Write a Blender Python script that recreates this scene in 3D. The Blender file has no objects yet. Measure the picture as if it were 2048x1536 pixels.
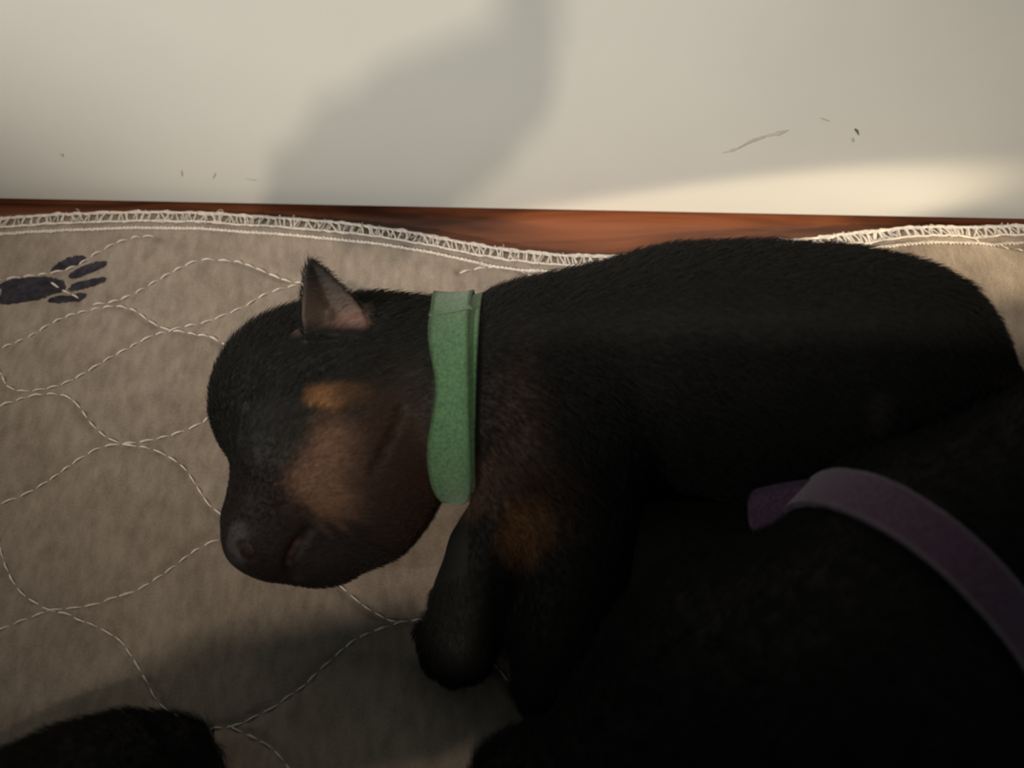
import bpy, math
import numpy as np
from mathutils import Vector, Matrix

# ------------------------------------------------------------------ camera, light, exposure
SC = bpy.context.scene
COL = SC.collection
W_PX, H_PX = 2048.0, 1536.0
HFOV = math.radians(55.0)
FPX = (W_PX/2)/math.tan(HFOV/2)
PITCH = math.radians(62.0)
CAM = np.array([0.0, -0.13, 0.26])
FWD = np.array([0, math.cos(PITCH), -math.sin(PITCH)])
UPV = np.array([0, math.sin(PITCH), math.cos(PITCH)])
RGT = np.array([1.0, 0, 0])
cd = bpy.data.cameras.new('camera'); cam = bpy.data.objects.new('camera', cd); COL.objects.link(cam)
cd.sensor_width = 36; cd.sensor_fit = 'HORIZONTAL'; cd.lens = 18/math.tan(HFOV/2)
cd.clip_start = 0.01; cd.clip_end = 50
cam.location = CAM
cam.rotation_euler = (math.pi/2-PITCH, 0, 0)
cd.dof.use_dof = True; cd.dof.focus_distance = 0.275; cd.dof.aperture_fstop = 9.0
SC.camera = cam
SC.view_settings.view_transform = 'Standard'; SC.view_settings.look = 'None'
SC.view_settings.gamma = 1; SC.view_settings.use_curve_mapping = False
SC.view_settings.exposure = 0.18

def ray(px, py):
    d = FWD + RGT*((px-W_PX/2)/FPX) + UPV*((H_PX/2-py)/FPX)
    return d
def P(px, py, z):                       # where a line of sight meets height z
    d = ray(px, py); t = (z-CAM[2])/d[2]
    return CAM + d*t
def MPP(p):                             # metres per photograph pixel at point p
    return float(np.dot(np.asarray(p)-CAM, FWD))/FPX

FLOOR_Z = -0.007
# wall panel plane
_a = P(0, 401, FLOOR_Z+0.002); _b = P(2048, 442, FLOOR_Z+0.002)
PAN_DIR = (_b-_a); PAN_DIR /= np.linalg.norm(PAN_DIR)
PAN_N = np.array([PAN_DIR[1], -PAN_DIR[0], 0.0])          # towards the viewer
if PAN_N[1] > 0: PAN_N = -PAN_N
def PP(px, py):                         # point on the panel face
    d = ray(px, py); t = np.dot(_a-CAM, PAN_N)/np.dot(d, PAN_N)
    return CAM + d*t

w = bpy.data.worlds.new('world'); SC.world = w; w.use_nodes = True
w.node_tree.nodes['Background'].inputs[0].default_value = (0.80, 0.98, 0.98, 1)
w.node_tree.nodes['Background'].inputs[1].default_value = 0.078

def look(o, to):
    o.rotation_euler = (Vector(to)-o.location).to_track_quat('-Z', 'Y').to_euler()
def spot(name, loc, to, watt, col, deg, blend, size):
    d = bpy.data.lights.new(name, 'SPOT'); o = bpy.data.objects.new(name, d); COL.objects.link(o)
    o.location = Vector(loc); look(o, to)
    d.energy = watt; d.color = col; d.spot_size = math.radians(deg); d.spot_blend = blend; d.shadow_soft_size = size
    return o
LAMP = np.array([-0.03, -0.65, 1.25])
spot('ceiling_lamp', LAMP, (0.02, 0.12, 0.02), 34.0, (1.0, 0.86, 0.69), 24, 1.0, .018)
spot('panel_fill', (-1.42, -0.62, 0.93), (-0.02, 0.10, 0.085), 165.0, (1.0, 0.96, 0.88), 11, 1.0, .05)  # fill spot added to brighten the panel; stands for no actual lamp
spot('band_beam', (1.0, -0.14, 0.26), tuple(P(1640, 462, 0)), 95, (1.0, 0.82, 0.56), 2.9, .5, .004)  # narrow beam added to lay the bright band along the panel's foot

# ------------------------------------------------------------------ helpers
def tag(o, label=None, cat=None, group=None, kind=None):
    if label: o['label'] = label
    if cat: o['category'] = cat
    if group: o['group'] = group
    if kind: o['kind'] = kind
    return o
def link(name, data, parent=None):
    o = bpy.data.objects.new(name, data); COL.objects.link(o)
    if parent is not None:
        o.parent = parent
        o.matrix_parent_inverse = Matrix.Translation(-parent_loc(parent))
    return o
def parent_loc(p):                      # meshes carry world coordinates; only an Empty has an offset
    return Vector(p.location) if p.type == 'EMPTY' else Vector((0, 0, 0))
def empty(name, loc):
    o = bpy.data.objects.new(name, None); o.empty_display_size = 0.02; COL.objects.link(o); o.location = loc
    return o
def mesh_obj(name, verts, faces, mat, parent=None, smooth=True, colors=None):
    me = bpy.data.meshes.new(name)
    verts = np.asarray(verts, dtype=np.float32)
    if isinstance(faces, np.ndarray):
        n, k = faces.shape
        me.vertices.add(len(verts)); me.vertices.foreach_set('co', verts.ravel())
        me.loops.add(n*k); me.loops.foreach_set('vertex_index', faces.astype(np.int32).ravel())
        me.polygons.add(n); me.polygons.foreach_set('loop_start', np.arange(0, n*k, k, dtype=np.int32))
        me.update(calc_edges=True); me.validate()
    else:
        me.from_pydata([tuple(v) for v in verts], [], faces); me.update()
    if smooth: me.polygons.foreach_set('use_smooth', np.ones(len(me.polygons), dtype=bool))
    if colors is not None:
        a = me.color_attributes.new('coat', 'FLOAT_COLOR', 'POINT')
        a.data.foreach_set('color', np.c_[colors, np.ones(len(colors))].astype(np.float32).ravel())
    if mat: me.materials.append(mat)
    return link(name, me, parent)
def tubes(paths, radius, sides=6):
    """paths: list of Nx3 arrays (radius may be a list per path); one mesh of round threads"""
    V, F = [], []; off = 0
    for i, p in enumerate(paths):
        p = np.asarray(p, float); n = len(p)
        r = radius[i] if isinstance(radius, (list, tuple)) else radius
        r = np.broadcast_to(np.asarray(r, float), (n,))
        t = np.gradient(p, axis=0); t /= np.linalg.norm(t, axis=1)[:, None]+1e-12
        up = np.tile([0, 0, 1.0], (n, 1)); bad = np.abs(t[:, 2]) > .95; up[bad] = [1, 0, 0]
        s = np.cross(t, up); s /= np.linalg.norm(s, axis=1)[:, None]; u = np.cross(s, t)
        a = np.linspace(0, 2*np.pi, sides, endpoint=False)
        ring = p[:, None]+r[:, None, None]*(np.cos(a)[None, :, None]*s[:, None]+np.sin(a)[None, :, None]*u[:, None])
        V.append(ring.reshape(-1, 3))
        idx = np.arange(n*sides).reshape(n, sides)+off
        q = np.stack([idx[:-1], np.roll(idx[:-1], -1, 1), np.roll(idx[1:], -1, 1), idx[1:]], -1).reshape(-1, 4)
        F.append(q)
        # caps as degenerate-free quads via centre pair
        off += n*sides
    return np.concatenate(V), np.concatenate(F)
def spline(pts, step):
    """Catmull-Rom through pts (Nx2 or Nx3) resampled at 'step' units"""
    p = np.asarray(pts, float); p = np.vstack([2*p[0]-p[1], p, 2*p[-1]-p[-2]]); out = []
    for i in range(1, len(p)-2):
        t = np.linspace(0, 1, 12, endpoint=False)[:, None]
        out.append(.5*((2*p[i])+(-p[i-1]+p[i+1])*t+(2*p[i-1]-5*p[i]+4*p[i+1]-p[i+2])*t*t+(-p[i-1]+3*p[i]-3*p[i+1]+p[i+2])*t**3))
    out.append(p[-2][None]); c = np.vstack(out)
    s = np.r_[0, np.cumsum(np.linalg.norm(np.diff(c, axis=0), axis=1))]
    n = max(2, int(round(s[-1]/step))+1); q = np.linspace(0, s[-1], n)
    return np.stack([np.interp(q, s, c[:, k]) for k in range(c.shape[1])], 1)
_rs = np.random.RandomState(3)
def vnoise(x, y, seed=0):
    def h(i, j): 
        v = np.sin(i*127.1+j*311.7+seed*74.7)*43758.5453; return v-np.floor(v)
    i, j = np.floor(x), np.floor(y); u, v = x-i, y-j; u = u*u*(3-2*u); v = v*v*(3-2*v)
    return (h(i, j)*(1-u)+h(i+1, j)*u)*(1-v)+(h(i, j+1)*(1-u)+h(i+1, j+1)*u)*v

# ------------------------------------------------------------------ materials
def nm(name):
    m = bpy.data.materials.new(name); m.use_nodes = True; nt = m.node_tree
    return m, nt, nt.nodes['Principled BSDF'], nt.nodes, nt.links
def noise_mat(name, c1, c2, scale, rough=0.8, bump=0.0, bscale=None, bdist=0.0003, detail=6, stretch=(1, 1, 1), spec=0.3, lo=.35, hi=.65, sheen=0):
    m, nt, b, N, L = nm(name)
    tc = N.new('ShaderNodeTexCoord'); mp = N.new('ShaderNodeMapping'); mp.inputs['Scale'].default_value = stretch
    L.new(tc.outputs['Object'], mp.inputs[0])
    n = N.new('ShaderNodeTexNoise'); n.inputs['Scale'].default_value = scale; n.inputs['Detail'].default_value = detail
    L.new(mp.outputs[0], n.inputs['Vector'])
    r = N.new('ShaderNodeValToRGB'); r.color_ramp.elements[0].position = lo; r.color_ramp.elements[1].position = hi
    r.color_ramp.elements[0].color = (*c1, 1); r.color_ramp.elements[1].color = (*c2, 1)
    L.new(n.outputs[0], r.inputs[0]); L.new(r.outputs[0], b.inputs['Base Color'])
    b.inputs['Roughness'].default_value = rough; b.inputs['Specular IOR Level'].default_value = spec
    if sheen: b.inputs['Sheen Weight'].default_value = sheen
    if bump:
        n2 = N.new('ShaderNodeTexNoise'); n2.inputs['Scale'].default_value = bscale or scale*4; n2.inputs['Detail'].default_value = 8
        L.new(mp.outputs[0], n2.inputs['Vector'])
        bu = N.new('ShaderNodeBump'); bu.inputs['Strength'].default_value = bump; bu.inputs['Distance'].default_value = bdist
        L.new(n2.outputs[0], bu.inputs['Height']); L.new(bu.outputs[0], b.inputs['Normal'])
    return m
M_panel = noise_mat('white_melamine', (.60, .59, .55), (.66, .645, .60), 9, 0.5, .15, 260, .00015, spec=.25)
M_scuff = noise_mat('scuff', (.46, .43, .35), (.56, .53, .45), 300, .8)
M_speck = noise_mat('dark_speck', (.10, .10, .09), (.2, .2, .18), 300, .8)
M_thread = noise_mat('white_thread', (.50, .45, .40), (.66, .60, .54), 900, .8, .5, 3000, .0001)
M_paw = noise_mat('navy_print', (.012, .011, .016), (.035, .030, .042), 450, .85, .6, 1600, .0002)
M_green = noise_mat('green_strap', (.036, .086, .040), (.075, .150, .072), 1400, .9, .9, 2600, .0003, spec=.15, sheen=.2)
M_purple = noise_mat('purple_strap', (.052, .028, .056), (.095, .050, .095), 1200, .9, .9, 2400, .0003, spec=.15, sheen=.3)
M_skin = noise_mat('human_skin', (.45, .24, .16), (.55, .31, .21), 60, .55, .2, 900)

def mat_fabric():
    m, nt, b, N, L = nm('taupe_microfibre')
    tc = N.new('ShaderNodeTexCoord')
    def noise(s, det, st=(1, 1, 1), rot=0):
        mp = N.new('ShaderNodeMapping'); mp.inputs['Scale'].default_value = st; mp.inputs['Rotation'].default_value = (0, 0, rot)
        L.new(tc.outputs['Object'], mp.inputs[0])
        n = N.new('ShaderNodeTexNoise'); n.inputs['Scale'].default_value = s; n.inputs['Detail'].default_value = det
        L.new(mp.outputs[0], n.inputs['Vector']); return n.outputs[0]
    a = noise(55, 4); c = noise(330, 5, (1, .45, 1), .35); d = noise(1500, 3)
    def madd(x, k, y):
        q = N.new('ShaderNodeMath'); q.operation = 'MULTIPLY_ADD'; L.new(x, q.inputs[0]); q.inputs[1].default_value = k
        if isinstance(y, float): q.inputs[2].default_value = y
        else: L.new(y, q.inputs[2])
        return q.outputs[0]
    f = madd(a, .30, 0.0); f = madd(c, .45, f); f = madd(d, .25, f)
    r = N.new('ShaderNodeValToRGB'); e = r.color_ramp.elements
    e[0].position = .36; e[0].color = (.180, .144, .115, 1); e[1].position = .66; e[1].color = (.318, .262, .214, 1)
    L.new(f, r.inputs[0]); L.new(r.outputs[0], b.inputs['Base Color'])
    b.inputs['Roughness'].default_value = .95; b.inputs['Specular IOR Level'].default_value = .1
    b.inputs['Sheen Weight'].default_value = .15
    bu = N.new('ShaderNodeBump'); bu.inputs['Strength'].default_value = .55; bu.inputs['Distance'].default_value = .0008
    L.new(f, bu.inputs['Height']); L.new(bu.outputs[0], b.inputs['Normal'])
    return m
M_mat = mat_fabric()

def wood_mat():
    m, nt, b, N, L = nm('red_brown_wood')
    tc = N.new('ShaderNodeTexCoord'); mp = N.new('ShaderNodeMapping'); mp.inputs['Scale'].default_value = (2.2, 22, 1)
    L.new(tc.outputs['Object'], mp.inputs[0])
    n = N.new('ShaderNodeTexNoise'); n.inputs['Scale'].default_value = 5; n.inputs['Detail'].default_value = 10; n.inputs['Distortion'].default_value = .8
    L.new(mp.outputs[0], n.inputs['Vector'])
    r = N.new('ShaderNodeValToRGB'); e = r.color_ramp.elements
    e[0].position = .34; e[0].color = (.030, .009, .004, 1); e[1].position = .70; e[1].color = (.185, .058, .024, 1)
    L.new(n.outputs[0], r.inputs[0]); L.new(r.outputs[0], b.inputs['Base Color'])
    b.inputs['Roughness'].default_value = .38
    return m
M_wood = wood_mat()

def coat_mat(name, attr_type, rough=.55, spec=.35, bump=True):
    m, nt, b, N, L = nm(name)
    a = N.new('ShaderNodeAttribute'); a.attribute_name = 'coat'
    L.new(a.outputs['Color'], b.inputs['Base Color'])
    b.inputs['Roughness'].default_value = rough; b.inputs['Specular IOR Level'].default_value = spec
    if bump:
        tc = N.new('ShaderNodeTexCoord'); n = N.new('ShaderNodeTexNoise'); n.inputs['Scale'].default_value = 900; n.inputs['Detail'].default_value = 4
        L.new(tc.outputs['Object'], n.inputs['Vector'])
        bu = N.new('ShaderNodeBump'); bu.inputs['Strength'].default_value = .35; bu.inputs['Distance'].default_value = .0004
        L.new(n.outputs[0], bu.inputs['Height']); L.new(bu.outputs[0], b.inputs['Normal'])
    return m
M_coat = coat_mat('puppy_skin', 0, .62, .16)
M_fur = coat_mat('puppy_fur', 0, .6, .12, False)

# ------------------------------------------------------------------ the setting
def box(name, lo_, hi_, mat, M=None, bevel=0, parent=None):
    import bmesh
    bm = bmesh.new(); bmesh.ops.create_cube(bm, size=1)
    for v in bm.verts:
        v.co = Vector([(lo_[k]+hi_[k])/2+v.co[k]*(hi_[k]-lo_[k]) for k in range(3)])
    if bevel: bmesh.ops.bevel(bm, geom=bm.edges[:], offset=bevel, segments=3, affect='EDGES')
    if M: bm.transform(M)
    me = bpy.data.meshes.new(name); bm.to_mesh(me); bm.free(); me.materials.append(mat)
    return link(name, me, parent)
fl = box('floor', (-1.6, -1.6, FLOOR_Z-.02), (1.6, 1.6, FLOOR_Z), M_wood); tag(fl, kind='structure')
ang = math.atan2(PAN_DIR[1], PAN_DIR[0]); mid = (_a+_b)/2
PM = Matrix.Translation(Vector(mid)) @ Matrix.Rotation(ang, 4, 'Z')
panel = box('whelping_box_panel', (-.62, 0, 0), (.62, .016, .40), M_panel, PM, .0012)
tag(panel, 'white painted board wall standing on edge behind the sleeping puppies', 'panel')
bt = box('bottom_batten', (-.62, .003, -.0019), (.62, .0135, .0001), M_wood, PM, 0, panel)
# scuffs on the panel
def patch_strip(name, pts, widths, mat, lift=.00012, parent=panel):
    c = spline(pts, 4); wv = np.interp(np.linspace(0, 1, len(c)), np.linspace(0, 1, len(widths)), widths)
    V = []; F = []
    for i, (x, y) in enumerate(c):
        j = _rs.uniform(.5, 1.2)*wv[i]
        t = c[min(i+1, len(c)-1)]-c[max(i-1, 0)]; t = t/(np.linalg.norm(t)+1e-9); nrm = np.array([-t[1], t[0]])
        for s in (-1, 1):
            V.append(PP(*(c[i]+nrm*s*j/2))+PAN_N*lift)
    for i in range(len(c)-1): F.append((2*i, 2*i+1, 2*i+3, 2*i+2))
    return mesh_obj(name, V, F, mat, parent)
patch_strip('scuff_mark', [(1445, 305), (1475, 296), (1500, 283), (1530, 272), (1556, 266), (1577, 259)], [2, 7, 4, 9, 5, 9, 2], M_scuff)
patch_strip('scuff_mark', [(1709, 257), (1714, 262), (1717, 270)], [2, 7, 6, 1], M_speck)
patch_strip('scuff_mark', [(121, 307), (126, 312)], [4, 7, 4], M_scuff)
patch_strip('scuff_mark', [(1704, 275), (1706, 284)], [3, 5, 2], M_scuff)
patch_strip('scuff_mark', [(1640, 235), (1658, 242)], [3, 5, 2], M_scuff)
patch_strip('scuff_mark', [(490, 356), (502, 359), (513, 360)], [2, 2, 2], M_scuff)
patch_strip('scuff_mark', [(430, 345), (426, 356)], [3, 4, 2], M_scuff)
patch_strip('scuff_mark', [(362, 340), (364, 352)], [2, 5, 2], M_scuff)

# ------------------------------------------------------------------ puppy pad (mat)
edge_px = [(-420, 470), (-200, 448), (0, 434), (140, 427), (280, 423), (420, 427), (600, 437), (750, 453), (850, 468), (950, 488), (1050, 502),
           (1150, 509), (1280, 509), (1380, 501), (1500, 489), (1620, 473), (1750, 458), (1850, 452), (2048, 450), (2250, 460), (2500, 478), (3000, 500), (3500, 520)]
E = np.array([P(x, y, 0)[:2] for x, y in edge_px]); E = spline(E, .0008)
def edge_y(x): return np.interp(x, E[:, 0], E[:, 1])
quilt_px = [
 [(0,1005),(50,985),(100,955),(150,920),(200,893),(245,886),(290,880),(350,865),(400,845),(430,822),(470,800),(520,770)],
 [(-60,835),(0,808),(20,801),(51,791),(75,786),(106,784),(130,789),(147,801),(164,821),(178,842),(195,859),(212,873),(232,882),(250,888),(290,893),(320,903),(350,920),(372,940),(395,975),(415,1005),(435,1022),(455,1037),(500,1065),(560,1090)],
 [(-30,705),(0,691),(55,669),(102,640),(150,621),(219,608),(250,612),(273,621),(294,637),(321,652),(342,659),(366,662),(393,668),(417,671),(437,681),(461,695),(478,712),(500,740)],
 [(181,603),(219,599),(253,589),(284,575),(340,548),(400,522),(451,521),(482,524),(547,548),(574,558),(601,562),(640,570)],
 [(640,560),(601,565),(560,575),(520,592),(492,610),(444,630),(403,644),(362,652),(335,661),(308,668),(280,681),(253,695),(219,712),(185,732),(147,753),(113,767),(82,775),(51,779),(30,777),(10,767),(0,746),(-20,720)],
 [(-30,1010),(-10,1050),(0,1101),(10,1133),(21,1157),(35,1178),(52,1194),(73,1206),(87,1215),(112,1222),(136,1227),(150,1236),(174,1244),(195,1253),(216,1265),(237,1279),(251,1297),(265,1318),(279,1342),(293,1366),(307,1394),(321,1410),(344,1427),(380,1445),(412,1460)],
 [(-50,1280),(0,1256),(24,1246),(45,1237),(70,1229),(91,1220),(112,1217),(150,1213),(174,1209),(195,1204),(227,1192),(265,1180),(297,1162),(331,1140),(359,1119),(387,1099),(419,1082),(450,1073),(500,1060)],
 [(380,1470),(412,1464),(426,1455),(454,1454),(488,1443),(513,1429),(544,1415),(572,1394),(607,1370),(639,1338),(656,1324),(680,1302),(710,1278),(745,1262),(780,1250),(805,1242),(835,1238),(900,1225)],
 [(454,1450),(468,1457),(488,1466),(516,1480),(537,1492),(555,1509),(572,1530),(595,1565),(610,1600)],
 [(600,1110),(650,1145),(680,1170),(705,1192),(730,1212),(760,1230),(785,1241),(810,1238)],
 [(960,1290),(985,1322),(1005,1345),(1018,1365),(1040,1400)],
 [(-20,560),(38,548),(68,543),(103,536),(137,527),(167,514),(178,507),(205,495),(232,483),(253,478),(273,473),(308,472),(328,478)],
 [(95,556),(108,565),(120,573),(150,588),(158,603)],
 [(1640,478),(1665,489),(1700,500),(1732,490),(1757,474),(1780,468)],
 [(1030,535),(1050,543),(1075,556),(1100,570)],
 [(1940,470),(1985,486),(2030,495),(2070,500)],
 [(920,545),(955,536),(1000,532),(1020,535)],
]
Q = [spline(np.array([P(x, y, 0)[:2] for x, y in l]), .0006) for l in quilt_px]
Qall = np.vstack(Q)
def mat_height(xy):
    xy = np.atleast_2d(xy); x, y = xy[:, 0], xy[:, 1]
    z = .0011*(vnoise(x*28, y*28, 1)-.5)+.0005*(vnoise(x*90, y*90, 2)-.5)
    # soft ripple folds behind the puppy near the hem
    z += .0012*np.exp(-((y-edge_y(x)+.022)/.014)**2)*np.sin(x*75+y*60)
    e = edge_y(x)-y
    z -= .0016*np.exp(-np.clip(e, 0, 1)/.0022)
    return z
def dist_quilt(xy):
    out = np.full(len(xy), 1.0)
    for i in range(0, len(xy), 4000):
        a = xy[i:i+4000]
        m = None
        d = np.full(len(a), 1.0)
        lo, hi = a.min(0)-.01, a.max(0)+.01
        q = Qall[np.all((Qall > lo) & (Qall < hi), axis=1)]
        if len(q):
            for j in range(0, len(q), 600):
                dd = ((a[:, None]-q[None, j:j+600])**2).sum(-1).min(1); d = np.minimum(d, np.sqrt(dd))
        out[i:i+4000] = d
    return out
def build_mat():
    xs = np.r_[np.linspace(-.55, -.20, 40, endpoint=False), np.linspace(-.20, .20, 500, endpoint=False), np.linspace(.20, .55, 40)]
    nv = 420
    v = np.r_[np.linspace(0, .25, nv, endpoint=False), np.linspace(.25, .75, 40)]
    X, Vv = np.meshgrid(xs, v, indexing='ij')
    Y = edge_y(X)-Vv
    xy = np.c_[X.ravel(), Y.ravel()]
    z = mat_height(xy)
    d = dist_quilt(xy)
    z = z - .0010*np.exp(-(d/.0016)**2) + .0005*(1-np.exp(-(d/.009)**2))
    n0, n1 = X.shape; top = np.c_[xy, z]
    idx = np.arange(n0*n1).reshape(n0, n1)
    F = np.stack([idx[:-1, :-1], idx[:-1, 1:], idx[1:, 1:], idx[1:, :-1]], -1).reshape(-1, 4)
    # underside rim
    bord = np.r_[idx[:, 0], idx[-1, 1:], idx[::-1, -1][1:], idx[0, ::-1][1:-1]]
    rim = top[bord].copy(); rim[:, 2] = FLOOR_Z+.0003; k = len(top)
    n = len(bord); r = np.arange(n)
    F2 = np.stack([bord, k+r, k+(r+1) % n, bord[(r+1) % n]], -1)
    V = np.vstack([top, rim])
    return V, np.vstack([F, F2[:, ::-1]])
mv, mf = build_mat()
pad = mesh_obj('puppy_pad', mv, mf[:, ::-1], M_mat)
tag(pad, 'grey brown quilted puppy pad with white stitching and paw print under the puppies', 'mat')

def on_mat(xy, lift=0.0):
    xy = np.atleast_2d(xy); d = dist_quilt(xy)
    z = mat_height(xy)-.0010*np.exp(-(d/.0016)**2)+.0005*(1-np.exp(-(d/.009)**2))
    return np.c_[xy, z+lift]
def quilting():
    paths = []; rad = []
    for q in Q:
        s = np.r_[0, np.cumsum(np.linalg.norm(np.diff(q, axis=0), axis=1))]
        pos = 0.0
        while pos < s[-1]-.003:
            L_ = .0036*_rs.uniform(.8, 1.15); t = np.linspace(pos, min(pos+L_, s[-1]), 8)
            pts = np.stack([np.interp(t, s, q[:, 0]), np.interp(t, s, q[:, 1])], 1)
            p3 = on_mat(pts); u = np.linspace(0, 1, 8)
            p3[:, 2] += .00055*np.sin(np.pi*u)-.0001
            paths.append(p3); rad.append((.00021+.00016*np.sin(np.pi*np.clip(u*1.0, 0, 1)))*_rs.uniform(.75, 1.1))
            pos += L_+.0009*_rs.uniform(.5, 1.6)
    return tubes(paths, rad, 5)
qv, qf = quilting(); qo = mesh_obj('quilting_thread', qv, qf, M_thread, pad); qo['kind'] = 'stuff'; qo['label'] = 'wavy lines of white running stitches'
def offset_edge(off, jit=0, step=.0009):
    e = spline(E[::6], step); t = np.gradient(e, axis=0); t /= np.linalg.norm(t, axis=1)[:, None]
    n = np.c_[t[:, 1], -t[:, 0]]
    return e+n*(off+_rs.uniform(-jit, jit, len(e)))[:, None] if jit else e+n*off
def hem():
    paths = []; rad = []
    for ph in (0, np.pi):            # two twisted strands
        e = offset_edge(.0073, 0, .0006); s = np.arange(len(e))*.0006
        t = np.gradient(e, axis=0); t /= np.linalg.norm(t, axis=1)[:, None]; n = np.c_[t[:, 1], -t[:, 0]]
        e = e+n*(.00028*np.sin(s/.0004+ph)+.00010*_rs.randn(len(e)))[:, None]
        p = on_mat(e, .0004); p[:, 2] += .0002*np.cos(s/.0004+ph); paths.append(p); rad.append(.00034)
    return tubes(paths, rad, 5)
hv, hf = hem(); ho = mesh_obj('hem_stitch', hv, hf, M_thread, pad); ho['label'] = 'white double line of hem stitching'
def overlock():
    paths, rad = [], []
    def wob(e, a): 
        o = e.copy(); k = _rs.randn(len(e), 2); k = (k+np.roll(k, 1, 0)+np.roll(k, 2, 0))/3; return o+k*a
    for off, r, a, rep in ((.0001, .00042, .00042, 2), (.0005, .0003, .0005, 2), (.0046, .00030, .00030, 2)):
        for _ in range(rep):
            e = wob(offset_edge(off, 0, .0008), a); p = on_mat(e, .0007); paths.append(p); rad.append(r)
    a_ = offset_edge(.0002, 0, .0026); b_ = offset_edge(.0045, 0, .0026); n = min(len(a_), len(b_))
    for i in range(n-1):
        for rr in range(3):
            u = np.linspace(0, 1, 7)[:, None]
            A = a_[i]+_rs.randn(2)*.00045; B = b_[i]+_rs.randn(2)*.00040+(a_[i+1]-a_[i])*_rs.choice([0, 0, .35, -.35, .8])
            pp = A*(1-u)+B*u+np.sin(u*np.pi)*_rs.randn(2)*.0002
            p = on_mat(pp, .00075); paths.append(p); rad.append(.00019*_rs.uniform(.8, 1.4))
    for i in range(0, n-1, 9):        # loose fibres
        A = a_[i]+_rs.randn(2)*.0004; B = A+np.array([_rs.uniform(-.003, .003), _rs.uniform(0, .0012)]); u = np.linspace(0, 1, 6)[:, None]
        pp = A*(1-u)+B*u+np.sin(u*np.pi)*_rs.randn(2)*.0006
        p = on_mat(pp, .0011); paths.append(p); rad.append(.00009)
    return tubes(paths, rad, 5)
ov, of = overlock(); oo = mesh_obj('overlock_edging', ov, of, M_thread, pad); oo['label'] = 'white overlocked thread edging'
# paw print, five pads printed on the mat
def print_pad(poly_px):
    c = spline(np.array(poly_px+[poly_px[0]]), 3)
    c = c[:-1]; cen = c.mean(0); V = []; F = []; K = 10; n = len(c)
    for k in range(K+1):
        f = k/K
        jit = (_rs.uniform(-1.3, 1.3, c.shape) if k == K else 0)
        pts = cen+(c-cen)*f+jit
        V.append(np.array([P(x, y, 0)[:2] for x, y in pts]))
    V = on_mat(np.vstack(V), .00016)
    for k in range(K):
        for i in range(n):
            j = (i+1) % n; F.append((k*n+i, k*n+j, (k+1)*n+j, (k+1)*n+i))
    return V, F
def merge(parts):
    V = []; F = []; o = 0
    for v, f in parts:
        V.append(v); F += [tuple(i+o for i in q) for q in f]; o += len(v)
    return np.vstack(V), F
pads = [
 [(2,566),(20,555),(50,549),(85,547),(112,552),(126,562),(122,574),(105,583),(75,598),(40,606),(8,611),(-6,605),(2,590),(4,582),(-4,572)],
 [(95,534),(110,522),(135,511),(158,507),(169,509),(165,517),(140,526),(115,533),(100,537)],
 [(132,546),(150,532),(180,523),(205,521),(214,524),(205,533),(180,542),(150,552),(136,552)],
 [(130,572),(145,562),(175,555),(200,552),(212,556),(200,565),(175,571),(150,576),(134,575)],
 [(93,598),(105,590),(130,585),(150,580),(166,582),(169,588),(158,595),(140,600),(115,604),(97,602)]]
v, f = merge([print_pad(p) for p in pads])
pw = mesh_obj('paw_print', v, f, M_paw, pad); pw['label'] = 'dark navy paw print'

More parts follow.
